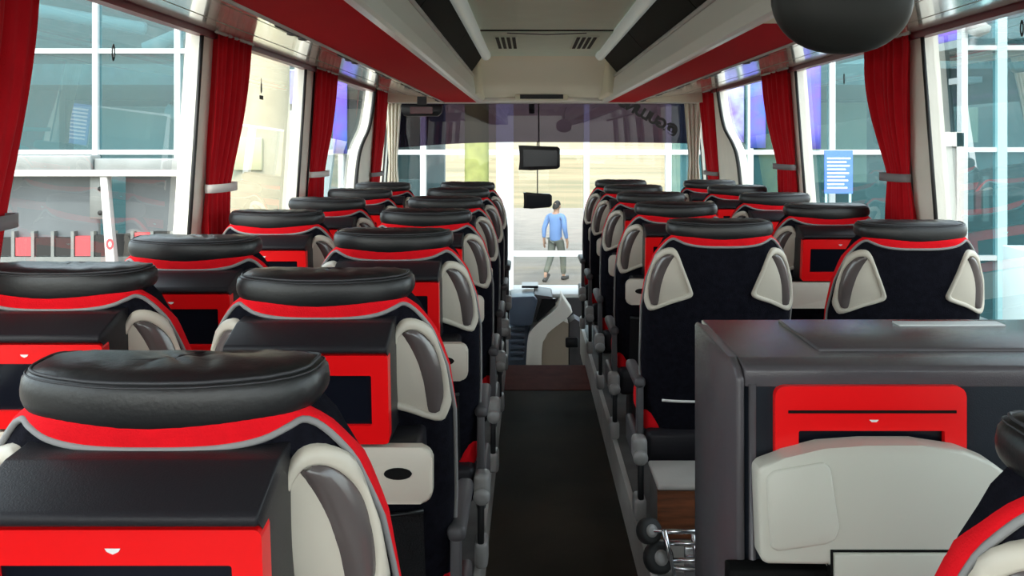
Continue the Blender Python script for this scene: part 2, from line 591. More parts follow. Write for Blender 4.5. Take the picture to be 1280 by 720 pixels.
# ------------------------------------------------------------------ luggage racks
def rack(side):
    xi, xo = (-0.40, -0.69) if side < 0 else (0.62, 0.87)     # aisle edge, outer edge of the red underside
    xw = xl(Z_HEAD) + 0.03 if side < 0 else xr(Z_HEAD) - 0.03
    z0 = ZC + 0.33
    t = thing('luggage_rack', ('red-bottomed luggage rack with satin edge over the left seats' if side < 0 else
                               'red-bottomed luggage rack with satin edge over the right seats'), 'luggage rack', (0, 0, 0))
    ys = 2.56 if side > 0 else YB + .02
    ye = 7.57

    def slab(name, a, b, za, zb, y0, y1, m, par, th=0.012):
        return prism(name, [(a, za), (b, zb), (b, zb + th), (a, za + th)], y0, y1, 'y', m, par)
    slab('underside', xi - .0, xo, z0, z0, ys, ye, 'rack_red', t)
    if side > 0:
        slab('end_panel', xi, xo, z0 + .0, z0, YB + .02, ys - 0.006, 'bulkhead_cream', t)
    # fascia: rounded lip along the aisle
    s = -side
    pr = [(xi, z0 - .006), (xi + s * .012, z0 + .0), (xi + s * .016, z0 + .04), (xi + s * .004, z0 + .135), (xi - s * .012, z0 + .165), (xi - s * .03, z0 + .165), (xi - s * .03, z0 + .0)]
    fa = prism('fascia', pr, YB + .02, ye, 'y', 'fascia_satin', t)
    tube('fascia_bead', [(xi + s * .002, YB + .02, z0 + .150), (xi + s * .002, ye, z0 + .150)], 0.010, 'kick_grey', fa, seg=8)
    # dark bin doors above the fascia
    xt = -0.335 if side < 0 else 0.535
    y = YB + .03
    while y < 6.6:
        y1 = min(y + 1.58, 6.62)
        prism('bin_door', [(xi - s * .02, z0 + .165), (xt, ZT - .005), (xt - s * .02, ZT + .01), (xi - s * .05, z0 + .175)], y + .006, y1 - .006, 'y', 'bin_dark', t)
        y = y1
    # glossy service panels out to the window rail: inner strip with nozzles, then two outer strips
    def P(q):
        x = xo + (xw - xo) * q
        zz = z0 + 0.012 + (Z_HEAD - 0.005 - z0 - .012) * q
        return x, zz
    strips = ((0.0, 0.2), (0.2, 0.62), (0.63, 1.0))
    for k, (qa, qb) in enumerate(strips):
        y = YB + .04
        L = 0.91 if k == 0 else 1.62
        while y < ye - .05:
            y1 = min(y + L, ye)
            (xa, za), (xb, zb) = P(qa + .008), P(qb - .008)
            g = slab('service_panel', xa, xb, za, zb, y + .004, y1 - .004, 'panel_gloss', t)
            if k == 0 and y1 - y > .5:
                (xc, zc_), (xd, zd) = P(qa + .04), P(qb - .04)
                ym = y + .40
                slot = slab('nozzle_slot', xc, xd, zc_ - .004, zd - .004, ym, ym + .34, 'vent_black', g, th=.004)
                for q in (0, 1):
                    yy = ym + .10 + q * .14
                    mx = Matrix.Translation((xc * .5 + xd * .5, yy, (zc_ + zd) / 2 - .005)) @ Matrix.Rotation(pi, 4, 'X')
                    # no deeper level: nozzles belong to the slot's own panel
                    lathe('air_nozzle', [(0.020, 0), (0.018, .008), (.010, .010), (.008, .004)], 'arm_grey', g, seg=10, mtx=mx)
            y = y1
    tube('edge_bead', [(xo - s * .006, ys, z0 - .002), (xo - s * .006, ye, z0 - .002)], 0.006, 'kick_grey', t, seg=6)
    # closing shelf above the panels so the bin has a back
    prism('bin_back', [(xw, Z_HEAD + .02), (xw, 2.14), (xw - side * .01, 2.14), (xw - side * .01, Z_HEAD + .02)], YB + .02, ye, 'y', 'bin_dark', t)
    box('front_end', min(xi + s * .0, xw), max(xi + s * .0, xw), ye, ye + .012, z0, 2.05, 'bulkhead_cream', t)
    return t


rack(-1)
rack(1)


# ------------------------------------------------------------------ windscreen
def XD_(px):
    return (px - 661) * 7.5 / 1150


ws = struct(link('window_14', [(-1.23, 7.98, -.3), (1.51, 7.98, -.3), (1.51, 7.98, 1.79), (-1.23, 7.98, 1.79)], [(0, 1, 2, 3)], 'pane_clear'))
band = []
N = 24
for i in range(N + 1):
    u = i / N
    band.append((-1.19 + 2.62 * u, 1.452 - 0.055 * max(0, (0.42 - u) / .42) ** 2 - 0.012 * max(0, (u - .5) * 2) ** 2))
V = [(x, 7.965, z) for x, z in band] + [(x, 7.965, 1.79) for x, z in band]
sb = link('sun_band', V, [(i, i + 1, N + 2 + i, N + 1 + i) for i in range(N)], 'pane_band', ws)
sb['label'] = 'dark violet tinted strip'
fc = bpy.data.curves.new('lettering', 'FONT')
fc.body = '@GULUNU'
fc.size = 0.115
fc.extrude = 0.0015
fc.space_character = 0.95
fc.offset = 0.006
fc.materials.append(M['gasket'])
lt = bpy.data.objects.new('lettering', fc)
COL.objects.link(lt)
lt.parent = ws
lt.location = (1.31, 7.955, 1.505)
lt.rotation_euler = Matrix.Rotation(radians(27), 3, 'Y').to_4x4().to_euler()
lt.matrix_local = Matrix.Translation((1.265, 7.955, 1.505)) @ Matrix.Rotation(radians(29), 4, 'Y') @ Matrix.Rotation(pi, 4, 'Z') @ Matrix.Rotation(pi / 2, 4, 'X')
fd = thing('front_display', 'cream framed recess with a dark slot above the middle of the windscreen', 'display', (0, 0, 0))
box('frame', XD_(644), XD_(710), 7.50, 7.58, 1.795, 1.915, 'bulkhead_cream', fd, bev=.01)
box('dark_slot', XD_(650), XD_(704), 7.494, 7.502, 1.805, 1.84, 'dash_black', fd)
box('wiper_pivot', .0, .05, 7.99, 8.0, 1.70, 1.785, 'gasket', ws)

# ================================================================== SEATS
HW = [(.34, .225), (.5, .236), (.7, .248), (.9, .25), (1.0, .237), (1.08, .212), (1.13, .184), (1.165, .150), (1.185, .115)]
YR = [(.34, .21), (.5, .17), (.8, .085), (1.0, .035), (1.1, .016), (1.19, .012)]
SB, SN = 0.095, 2.7


def spow(v, p):
    return math.copysign(abs(v) ** p, v)


def sect(th, z):
    """point on the back's outline at height z; th 0 = right flank, 90 = rear middle"""
    a = interp(HW, z)
    y0 = interp(YR, z)
    c, s = cos(th), sin(th)
    if s >= 0:
        return Vector((a * spow(c, 2 / SN), y0 + SB - SB * abs(s) ** (2 / SN), z))
    return Vector((a * spow(c, 2 / 4), y0 + SB + .018 * abs(s) ** (2 / 4), z))


def sect_n(th, z):
    e = 0.02
    t = sect(th + e, z) - sect(th - e, z)
    nrm = Vector((-t.y, t.x, 0))
    c = Vector((0, interp(YR, z) + SB, z))
    if nrm.dot(sect(th, z) - c) < 0:
        nrm = -nrm
    return nrm.normalized()


def y_rear(x, z):
    a = interp(HW, z)
    p = min(abs(x) / a, 0.985)
    return interp(YR, z) + SB * (1 - (1 - p ** SN) ** (1 / SN))


HANDLE = [(.236, .905), (.243, .935), (.238, 1.0), (.222, 1.055), (.195, 1.095), (.168, 1.107), (.148, 1.093), (.125, 1.035),
          (.100, .972), (.096, .953), (.110, .940), (.165, .920), (.222, .893)]


def handle(parent, sx):
    loop = catmull([(p[0], p[1], 0) for p in HANDLE] + [(HANDLE[0][0], HANDLE[0][1], 0)], 44)[:-1]
    n = len(loop)
    cx = sum(p.x for p in loop) / n
    cz = sum(p.y for p in loop) / n

    def at(x, z, off):
        a = interp(HW, z) * 0.978
        x = max(min(x, a), -a)
        y = y_rear(x, z)
        # push out along the surface normal
        e = 0.004
        dx = (y_rear(x + e, z) - y_rear(x - e, z)) / (2 * e)
        nv = Vector((dx, -1, -0.2)).normalized()
        return Vector((x, y, z)) + nv * off

    def lp(s, off):
        out = []
        for p in loop:
            q = at(cx + (p.x - cx) * s, cz + (p.y - cz) * s, off)
            out.append((sx * q.x, q.y, q.z))
        return out

    def shell(name, rings, m, close=False):
        V = sum(rings, [])
        F = []
        for k in range(len(rings) - 1):
            for i in range(n):
                j = (i + 1) % n
                F.append((k * n + i, k * n + j, (k + 1) * n + j, (k + 1) * n + i))
        if close:
            F.append(tuple((len(rings) - 1) * n + i for i in range(n)))
        return link(name, V, F, m, parent, smooth=True)
    hs = shell('handle_shell', [lp(1.0, -.004), lp(1.0, .007), lp(.965, .011), lp(.86, .011), lp(.82, .007), lp(.81, .0)], 'cream_plastic')
    shell('handle_pad', [lp(.82, .002), lp(.6, .0045), lp(.3, .006), lp(.02, .006)], 'cream_plastic', True)
    # darker grip strip along the outer curve
    g = []
    idx = [i for i, p in enumerate(loop) if True]
    out_pts = catmull([(p[0], p[1], 0) for p in HANDLE[:6]], 18)
    rows = []
    for k, p in enumerate(out_pts):
        t = k / 18
        w = 0.036 * (sin(pi * (0.10 + 0.86 * t)) ** .6)
        x0 = cx + (p.x - cx) * .83
        z0 = cz + (p.y - cz) * .83
        rows.append([at(x0, z0, .004), at(x0 - w * .3, z0 - w * .15, .013), at(x0 - w * .7, z0 - w * .3, .013), at(x0 - w, z0 - w * .4, .004)])
    V = [(sx * q.x, q.y, q.z) for r in rows for q in r]
    F = [(4 * k + i, 4 * k + i + 1, 4 * k + 5 + i, 4 * k + 4 + i) for k in range(18) for i in range(3)]
    link('handle_grip', V, F, 'grip_plastic', hs, smooth=True)['label'] = 'smoky dark grip'


def pillow_pt(u, v):
    """u around (0..1), v bottom to top (0..1)"""
    a = 2 * pi * u
    e = -pi / 2 + pi * v if v < .5 else pi / 2 * (1 - max(0.0, 2 - 2 * v) ** 1.9)
    ce, se = abs(cos(e)) ** (.36 if e < 0 else .55), spow(sin(e), .72)
    x = .175 * spow(cos(a), .72) * ce
    y = .078 * spow(sin(a), .56) * ce
    z = .039 * se
    # rear bulge, ends swept forward and lifted a little
    k = x / .175
    if z > 0:
        z *= 0.97 + 0.06 * k * k - 0.10 * max(0, y / .078)
    else:
        z *= 1.04 - .14 * k ** 4
    yy = y + .016 * k * k
    fade = 1
    crease = 0
    if v > .55:
        f = noise.noise(Vector((x * 26 + y * 10, y * 9, 3.1)))
        crease = -.0035 * max(0, 1 - abs(f) * 4) * min(1, (v - .55) * 5) + .002 * noise.noise(Vector((x * 12, y * 12, 1)))
    elif v > .25:
        crease = .0012 * noise.noise(Vector((x * 20, z * 30, 5)))
    return Vector((x, .081 + yy, 1.162 + .006 * k * k + z + crease * fade))


def make_seat(monitor, aisle, mirror_detail=True):
    root = thing('coach_seat', 'x', 'seat')
    # --- backrest
    lev = [.34, .42, .5, .6, .7, .8, .9, .95, 1.0, 1.04, 1.08, 1.11, 1.13, 1.15, 1.165, 1.178, 1.185]
    th = [radians(8 * k) for k in range(45)]
    V = [sect(t, z) for z in lev for t in th]
    nth = len(th)
    F = [(j * nth + i, j * nth + (i + 1) % nth, (j + 1) * nth + (i + 1) % nth, (j + 1) * nth + i) for j in range(len(lev) - 1) for i in range(nth)]
    F += [tuple(range(nth)), tuple((len(lev) - 1) * nth + i for i in range(nth))]
    link('backrest', V, F, 'black_fabric', root, smooth=True)
    # --- red trim ribbon and its grey piping
    inn = [(1, .45), (1, .8), (5, .97), (11, 1.06), (18, 1.106), (30, 1.134), (43, 1.131), (58, 1.120), (74, 1.113), (90, 1.111)]
    out = [(-22, .45), (-20, .8), (-13, .97), (-4, 1.06), (8, 1.115), (26, 1.155), (43, 1.166), (58, 1.168), (74, 1.168), (90, 1.168)]

    def full(c):
        return c + [(180 - a, z) for a, z in c[-2::-1]]
    ci = catmull([(a, z, 0) for a, z in full(inn)], 72)
    co = catmull([(a, z, 0) for a, z in full(out)], 72)
    V, F = [], []
    W = 6
    for p, q in zip(ci, co):
        for k in range(W + 1):
            s = k / W
            a = radians(p.x + (q.x - p.x) * s)
            z = p.y + (q.y - p.y) * s
            V.append(sect(a, z) + sect_n(a, z) * (.0065 * sin(pi * min(.97, .08 + s * .84)) ** .5))
    for i in range(72):
        for k in range(W):
            F.append((i * (W + 1) + k, i * (W + 1) + k + 1, (i + 1) * (W + 1) + k + 1, (i + 1) * (W + 1) + k))
    link('red_trim', V, F, 'red_fabric', root, smooth=True)
    pp = [sect(radians(p.x), p.y) + sect_n(radians(p.x), p.y) * .003 for p in ci]
    tube('piping', pp, .0044, 'grey_piping', root, seg=6)
    # --- headrest
    hr = grid('headrest', pillow_pt, 56, 28, 'leather', root, closed_u=True, caps=True)
    vs = .592
    V, F = [], []
    pts = [pillow_pt(i / 72, vs) + Vector((0, 0, .0012)) for i in range(72)]
    V, F = tube_geo(pts, .0021, 5, True)
    pts = [pillow_pt(i / 72, vs - .028) + Vector((0, -.0002, .001)) for i in range(72)]
    V2, F2 = tube_geo(pts, .0012, 4, True, offset=len(V))
    link('seam', V + V2, F + F2, 'stitching', hr, smooth=True)
    # --- handles
    handle(root, 1)
    handle(root, -1)
    # --- monitor in a dark housing, red frame, folding tray
    if monitor:
        hm = prism('monitor_housing', [(.06, 1.116), (-.012, 1.110), (-.088, 1.083), (-.092, 1.076), (-.090, 1.069), (-.072, 1.066), (-.050, .893), (.12, .893)],
                   -.148, .148, 'x', 'shroud_plastic', root, bev=.0035, seg=2)
        top, bot = Vector((0, -.0725, 1.0645)), Vector((0, -.0515, .897))
        d = (bot - top)
        hgt = d.length
        d.normalize()
        nrm = Vector((0, d.z, -d.y))
        if nrm.y > 0:
            nrm = -nrm

        def f(x, y, z):                      # y = out of the face, z = down from the top edge
            p = top + d * z + nrm * y
            return (x, p.y, p.z)
        o_ = [(x, z + hgt / 2) for x, z in rounded_rect(.149, hgt / 2, .008, 3)]
        i_ = [(x, z + .003) for x, z in rounded_rect(.118, .0475, .003, 3, 0, hgt / 2 - .002)]
        fr = ring_plate('screen_frame', o_, i_, -.02, .010, 'red_plastic', root, f=f)
        b = .010
        link('status_icon', [f(-.008, b + .001, .019), f(.008, b + .001, .019), f(.006, b + .001, .0225), f(0, b + .001, .0255), f(-.006, b + .001, .0225)],
             [(0, 1, 2, 3, 4)], 'icon_white', fr)
        link('screen', [f(-.122, .002, .030), f(.122, .002, .030), f(.122, .002, .137), f(-.122, .002, .137)], [(0, 1, 2, 3)], 'screen_glass', fr)
        # tray
        box('tray_mount', -.20, .20, -.035, .14, .80, .889, 'shroud_plastic', root, bev=.012, seg=3)
        tr = prism('folding_tray', rounded_rect(.228, .052, .022, 5, 0, .838), -.062, -.036, 'y', 'cream_plastic', root, bev=.006, seg=2)
        s = aisle if aisle else 1
        sl = catmull([(.165 * s + .026 * cos(2 * pi * k / 10), .842 + .011 * sin(2 * pi * k / 10), 0) for k in range(11)], 20)[:-1]
        prism('finger_slot', [(p.x, p.y) for p in sl], -.0635, -.060, 'y', 'vent_black', tr)
    # --- net pocket on the lower rear (a thin chrome bar on the plain backs)
    if not monitor:
        tube('pocket_bar', [(x_ * .02, y_rear(x_ * .02, .575) - .006, .575) for x_ in range(-9, 10)], .0045, 'icon_white', root, seg=6)
    def pocket(u, v):
        x = -.19 + .38 * u
        z = .48 + .22 * v
        return (x, y_rear(x, z) - .012 - .014 * sin(pi * u) * v, z)
    if monitor:
        np_ = grid('net_pocket', pocket, 12, 6, 'net_fabric', root)
        tube('pocket_edge', [pocket(i / 12, 1) for i in range(13)], .005, 'black_metal', np_, seg=6)
    # --- lower skirt, cushion, pan, pedestal
    box('seat_skirt', -.232, .232, .155, .30, .355, .47, 'shroud_plastic', root, bev=.02, seg=3)
    V, F = [], []
    box('cushion', -.236, .236, .20, .56, .44, .555, 'red_fabric', root, bev=.035, seg=4)
    box('seat_pan', -.225, .225, .19, .55, .375, .445, 'black_fabric', root, bev=.02, seg=2)
    pd = prism('pedestal', [(.24, Z_PLAT), (.50, Z_PLAT), (.46, .38), (.26, .38)], -.17, .17, 'x', 'black_metal', root, bev=.008)
    if aisle:
        s = aisle
        box('side_cover', *sorted((s * .238, s * .268)), .16, .50, .335, .435, 'arm_grey', root, bev=.012, seg=3)
        hc = box('hinge_cap', *sorted((s * .232, s * .282)), .13, .20, .375, .455, 'hinge_grey', root, bev=.016, seg=3)
        mx = Matrix.Translation((s * .257, .128, .39)) @ Matrix.Rotation(pi / 2, 4, 'X')
        lathe('hinge_knob', [(.024, -.012), (.026, .0), (.022, .010), (.008, .012)], 'hinge_grey', hc, seg=14, mtx=mx)
        box('side_lever', *sorted((s * .244, s * .264)), .135, .165, .22, .385, 'black_metal', root, bev=.006)
        box('foot_cover', *sorted((s * .235, s * .275)), .13, .22, .17, .25, 'hinge_grey', root, bev=.014, seg=3)
        ab = prism('armrest_post', [(.19, .45), (.235, .45), (.215, .63), (.185, .63)], *sorted((s * .239, s * .262)), 'x', 'arm_grey', root, bev=.005)
        ar = box('armrest', *sorted((s * .233, s * .273)), .17, .46, .612, .648, 'arm_grey', root, bev=.014, seg=3)
    return root


PRO = {}


def place(kind, x, y, label, group, tilt=0.0, rz=0.0):
    if kind not in PRO:
        PRO[kind] = make_seat(*{'ml': (True, 1), 'mr': (True, -1), 'mw': (True, 0), 'pr': (False, -1), 'pw': (False, 0)}[kind])
        o = PRO[kind]
    else:
        o = copy_tree(PRO[kind])
    o.location = (x, y, 0)
    o.rotation_euler = (tilt, 0, rz)
    o['label'] = label
    o['group'] = group
    return o


GL = 'coach seats left of the aisle'
GR = 'coach seats right of the aisle'
ordn = ['nearest', 'second', 'third', 'fourth', 'fifth', 'sixth', 'seventh', 'eighth']
aisle_left = [(-.416, 1.00), (-.405, 1.75), (-.398, 2.62), (-.392, 3.42), (-.392, 4.22), (-.392, 5.02), (-.392, 5.82)]
LAB_AL = ['black leather-topped seat in the near left corner with a wide red-framed screen',
          'seat just ahead of the near left corner seat, cream tray end with dark slot showing',
          'third seat from the camera along the left side of the aisle',
          'fourth seat from the camera along the left side of the aisle',
          'fifth seat from the camera along the left side of the aisle',
          'sixth seat from the camera along the left side of the aisle',
          'farthest seat along the left side of the aisle, against the windscreen light']
for (x, y), lb in zip(aisle_left, LAB_AL):
    place('ml', x, y, lb, GL)
win_left = [(-.965, 1.84), (-.91, 2.42), (-.945, 3.36), (-.93, 4.15), (-.925, 4.95), (-.925, 5.75)]
LAB_WL = ['black and red seat cut off by the left edge of the photo',
          'window seat beside the big left window, below the grey steel beam outside',
          'left window seat under the first full red curtain, red-framed screen showing',
          'fourth window seat from the camera on the left, ahead of the cream column',
          'left window seat under the third red curtain, mostly hidden',
          'farthest window seat on the left, near the cream front curtain']
for (x, y), lb in zip(win_left, LAB_WL):
    place('mw', x, y, lb, GL)
LAB_AR = ['plain black-backed seat with two cream triangular handles left of the grey cabinet',
          'right aisle seat just ahead of the plain black-backed one',
          'third seat along the right side of the aisle ahead of the cabinet',
          'second to last seat along the right side of the aisle',
          'farthest seat along the right side of the aisle, against the windscreen light']
for k, y in enumerate((2.96, 3.82, 4.62, 5.42, 6.16)):
    place('pr' if k == 0 else 'mr', .625 if k else .632, y, LAB_AR[k], GR)
LAB_WR = ['plain black-backed window seat with cream handles behind the grey cabinet on the right',
          'right window seat with a red-framed screen between the two plain black backs',
          'third window seat on the right from the cabinet',
          'second to last window seat on the right',
          'farthest window seat on the right, under the farthest red curtain']
for k, y in enumerate((2.90, 3.74, 4.55, 5.38, 6.12)):
    place('pw' if k == 0 else 'mw', 1.24 if k < 4 else 1.22, y, LAB_WR[k], GR)
place('pw', .615, .745, 'seat back cut off at the lower right corner, in front of the grey cabinet', GR)


# ================================================================== GREY CABINET
def X14(px, d=1.4):
    return (px - 661) * d / 1150


def Z14(py, d=1.4):
    return ZC - (py - 178) * d / 1150


cb = thing('kitchen_cabinet', 'large grey cabinet at the lower right with red-framed screen and cream tray', 'cabinet', (0, 0, 0))
CX0, CX1, CY0, CY1, CZ = .318, 1.40, 1.40, 1.75, 1.113
body = prism('body', [(CX0 + .012, CY1), (CX0 + .002, CY0 + .06), (CX0 + .004, CY0 + .02), (CX0 + .022, CY0), (CX1, CY0), (CX1, CY1)], Z_PLAT, CZ - .02, 'z', 'cabinet_front', cb)
side_poly = [(CY1, Z_PLAT), (CY1, CZ - .004), (CY1 - .05, CZ), (CY0 + .05, CZ), (CY0 + .012, CZ - .006), (CY0 - .004, CZ - .02), (CY0 - .006, Z_PLAT + .45), (CY0 + .0, Z_PLAT)]
prism('side_panel', side_poly, CX0 - .003, CX0 + .010, 'x', 'cabinet_grey', cb, bev=.006, seg=3)
prism('top', [(CY1, CZ - .03), (CY1, CZ), (CY0 + .045, CZ), (CY0 + .004, CZ - .004), (CY0 - .002, CZ - .009), (CY0 - .002, CZ - .035)], CX0 + .01, CX1, 'x', 'cabinet_grey', cb, bev=.003, seg=2)
box('lid', CX0 + .15, CX1 - .1, CY0 + .085, CY1 - .02, CZ - .004, CZ + .0045, 'cabinet_grey', cb, bev=.003)
box('lid_latch', X14(1115, 1.7), X14(1245, 1.7), 1.665, 1.70, CZ + .004, CZ + .007, 'sill_white', cb, bev=.001)  # thin white strip near the far edge of the lid
tube('corner_bead', [(CX0 + .022, CY0 - .001, Z_PLAT + .2), (CX0 + .022, CY0 - .001, CZ - .03)], .006, 'cabinet_grey', cb, seg=8)
# red monitor frame
xa, xb = X14(966), X14(1203)
za, zb = Z14(480), Z14(640)
cx, cz = (xa + xb) / 2, (za + zb) / 2
outer = rounded_rect((xb - xa) / 2, (za - zb) / 2, .016, 4, cx, cz)
xs0, xs1, zs0, zs1 = X14(995), X14(1176), Z14(535), Z14(610)
inner = rounded_rect((xs1 - xs0) / 2, (zs0 - zs1) / 2, .003, 4, (xs0 + xs1) / 2, (zs0 + zs1) / 2)
cf = ring_plate('screen_frame', outer, inner, CY0 - .014, CY0, 'red_plastic', cb)
link('screen', [(xs0 - .003, CY0 - .003, zs0 + .003), (xs1 + .003, CY0 - .003, zs0 + .003), (xs1 + .003, CY0 - .003, zs1), (xs0 - .003, CY0 - .003, zs1)], [(0, 1, 2, 3)], 'screen_glass', cf)
box('frame_groove', X14(982), X14(1190), CY0 - .0155, CY0 - .0135, Z14(513), Z14(509.5), 'vent_black', cf)
link('status_icon', [(X14(1082), CY0 - .0152, Z14(521)), (X14(1094), CY0 - .0152, Z14(521)), (X14(1091), CY0 - .0152, Z14(524)), (X14(1085), CY0 - .0152, Z14(524))], [(0, 1, 2, 3)], 'icon_white', cf)
# cream tray
dt = 1.33
tp = [(947, 590), (953, 583), (985, 572), (1030, 561), (1085, 557), (1150, 557), (1205, 564), (1240, 578), (1262, 594), (1266, 612), (1262, 704), (1040, 704), (1036, 707), (958, 706), (951, 700)]
tray = prism('folding_tray', [(X14(a, 1.345), Z14(b, 1.345)) for a, b in tp], 1.345, 1.388, 'y', 'tray_cream', cb, bev=.006, seg=3)
# raised pad on the left end, and the split lower flap
pad = [(957, 598), (966, 588), (1030, 577), (1038, 585), (1049, 660), (1044, 674), (1032, 680), (972, 689), (963, 684)]
prism('moulded_pad', [(X14(a, 1.345), Z14(b, 1.345)) for a, b in pad], 1.3405, 1.35, 'y', 'tray_cream', tray, bev=.004, seg=2)
flap = [(1042, 691), (1258, 691), (1258, 760), (1042, 760)]
prism('lower_flap', [(X14(a, 1.345), Z14(b, 1.345)) for a, b in flap], 1.341, 1.384, 'y', 'tray_cream', tray, bev=.003, seg=2)
ring_plate('flap_joint', [(X14(a, 1.345), Z14(b, 1.345)) for a, b in ((1038, 687), (1262, 687), (1262, 764), (1038, 764))],
           [(X14(a, 1.345), Z14(b, 1.345)) for a, b in ((1041, 690), (1259, 690), (1259, 761), (1041, 761))], 1.3435, 1.36, 'vent_black', tray)
bx = box('tray_bracket', X14(905), X14(1035), 1.36, 1.40, Z14(760), Z14(698), 'vent_black', cb, bev=.004)

# ------------------------------------------------------------------ plywood step box and folded trolley behind the plain seat
pb = thing('step_box', 'low box with a reddish brown board front below the plain black-backed seat', 'box', (0, 0, 0))
box('body', .392, .98, 2.80, 2.98, Z_PLAT, .40, 'platform_grey', pb, bev=.004)
box('board', .39, .97, 2.785, 2.80, Z_PLAT + .10, .395, 'plywood', pb)
box('top_ledge', .388, .985, 2.77, 2.99, .40, .418, 'kick_grey', pb, bev=.006)
box('low_panel', .39, .97, 2.783, 2.80, Z_PLAT, Z_PLAT + .095, 'kick_grey', pb)

tl = thing('folding_trolley', 'folded chrome luggage trolley with black wheels beside the grey cabinet', 'trolley', (0, 0, 0))
ty = 2.64
for (x, z, r) in ((.345, .335, .036), (.372, .258, .044)):
    mt = Matrix.Translation((x, ty, z)) @ Matrix.Rotation(radians(66), 4, 'X') @ Matrix.Rotation(radians(22), 4, 'Y')
    w = lathe('wheel', [(.2 * r, -.016), (.75 * r, -.017), (r, -.012), (r, .012), (.75 * r, .017), (.2 * r, .016)], 'rubber', tl, seg=20, mtx=mt)
    lathe('hub', [(.008, -.02), (.46 * r, -.019), (.5 * r, .019), (.008, .02)], 'hinge_grey', w, seg=14, mtx=mt)
for (p, q) in (((.355, ty - .01, .338), (.56, ty + .02, .325)), ((.385, ty - .02, .345), (.425, ty, .17)), ((.40, ty, .30), (.58, ty + .02, .29)), ((.41, ty, .25), (.59, ty + .02, .245)),
               ((.375, ty, .235), (.60, ty + .02, .20)), ((.47, ty + .01, .335), (.50, ty + .01, .16)), ((.40, ty + .01, .155), (.60, ty + .02, .155))):
    tube('frame_bar', [p, q], .0075, 'chrome', tl, seg=8)
box('base_plate', .45, .60, ty + .02, ty + .032, .155, .28, 'chrome', tl, bev=.004)

# ================================================================== CURTAINS
def curtain(side, y0, w_top, w_tie, z_tie, z_bot, label, tie_m, folds=5, phase=0.0, lean=0.0):
    xw = xl if side < 0 else xr
    t = thing('curtain', label, 'curtain', (0, 0, 0), group='red curtains along the windows')
    z_top = Z_HEAD - 0.01

    def width(z):
        if z >= z_tie:
            k = (z - z_tie) / (z_top - z_tie)
            return w_tie + (w_top - w_tie) * (sin(min(1, k * 1.15) * pi / 2) ** 1.15)
        k = (z_tie - z) / (z_tie - z_bot)
        return w_tie + (w_top * .72 - w_tie) * sin(min(1, k * 1.3) * pi / 2)

    def amp(z):
        k = abs(z - z_tie)
        return .008 + .010 * min(1, k / .25)

    def fn(u, v):
        z = z_bot + (z_top - z_bot) * v
        w = width(z)
        u2 = u + .03 * sin(7 * u + phase)
        y = y0 + lean * max(0, 1 - abs(z - z_tie) / .5) ** .8 + w * u2 + (.012 if z < z_tie else .02 * (1 - v))
        x = xw(z) - side * (.030 + amp(z) * (sin(2 * pi * folds * u + phase) + .4 * sin(2 * pi * folds * 2.3 * u + phase + 2 * v)))
        return (x, y, z)
    o = grid('cloth', fn, 84, 36, 'curtain_red', t)
    sm = o.modifiers.new('thickness', 'SOLIDIFY')
    sm.thickness = .003
    # tie band: closed strip round the waist
    pts = []
    for k in range(32):
        a = 2 * pi * k / 32
        yc = y0 + lean + w_tie * .5 + .016
        pts.append((xw(z_tie) - side * (.046 + .040 * cos(a)), yc + (w_tie * .56) * sin(a), z_tie))
    V = [(p[0], p[1], p[2] + dz) for dz in (-.016, .016) for p in pts]
    tb = link('tie_band', V, [(i, (i + 1) % 32, 32 + (i + 1) % 32, 32 + i) for i in range(32)], tie_m, t, smooth=True)
    s2 = tb.modifiers.new('thickness', 'SOLIDIFY')
    s2.thickness = .004
    tube('header_rod', [(xw(z_top) - side * .046, y0 - .02, z_top + .004), (xw(z_top) - side * .046, y0 + w_top + .03, z_top + .004)], .008, 'kick_grey', t, seg=8)
    return t


ZB = .84
curtain(-1, 1.77, .44, .35, 1.27, ZB, 'red curtain cut off by the left edge of the photo', 'tie_grey', 5, .4)
curtain(-1, 3.45, .40, .27, 1.275, ZB, 'red curtain with white tie just ahead of the big left window', 'tie_white', 5, 1.3)
curtain(-1, 5.10, .48, .34, 1.27, ZB, 'red curtain with white tie just ahead of the cream column outside', 'tie_white', 5, 2.2)
curtain(-1, 7.10, .54, .44, 1.2, ZB, 'farthest red curtain on the left, next to the pale front curtain', 'tie_grey', 5, .9)
curtain(1, 3.49, .46, .23, 1.31, ZB, 'nearest red curtain on the right with a grey tie', 'tie_grey', 6, .2, lean=.09)
curtain(1, 5.12, .52, .36, 1.31, ZB, 'middle red curtain on the right', 'tie_grey', 5, 1.9)
curtain(1, 7.28, .50, .42, 1.2, ZB, 'farthest red curtain on the right', 'tie_grey', 5, 2.9)


def pale_curtain(x0, x1, label):
    def fn(u, v):
        w = .55 + .45 * abs(2 * v - .9)
        xm = (x0 + x1) / 2
        x = xm + (x1 - x0) * (u - .5) * w
        return (x, 7.78 + .018 * sin(u * 2 * pi * 4) + .02 * v, .9 + .88 * v)
    o = grid('front_curtain', fn, 48, 16, 'cream_cloth')
    tag(o, label, 'curtain')
    s = o.modifiers.new('thickness', 'SOLIDIFY')
    s.thickness = .003


pale_curtain(-1.215, -1.085, 'pale cream curtain at the left end of the windscreen')
pale_curtain(1.32, 1.47, 'pale cream curtain at the right end of the windscreen')

# ------------------------------------------------------------------ small fittings in the cabin
# dark rounded mirror back hanging at top right
mr = thing('ceiling_mirror', 'large dark rounded mirror back hanging at the top right', 'mirror', (.545, 1.60, 0))


def dome(u, v):
    a = 2 * pi * u
    e = v * pi
    return Vector((.124 * spow(cos(a), .9) * sin(e) ** .8, -.055 * cos(e), 1.708 + .105 * spow(sin(a), .9) * sin(e) ** .8))


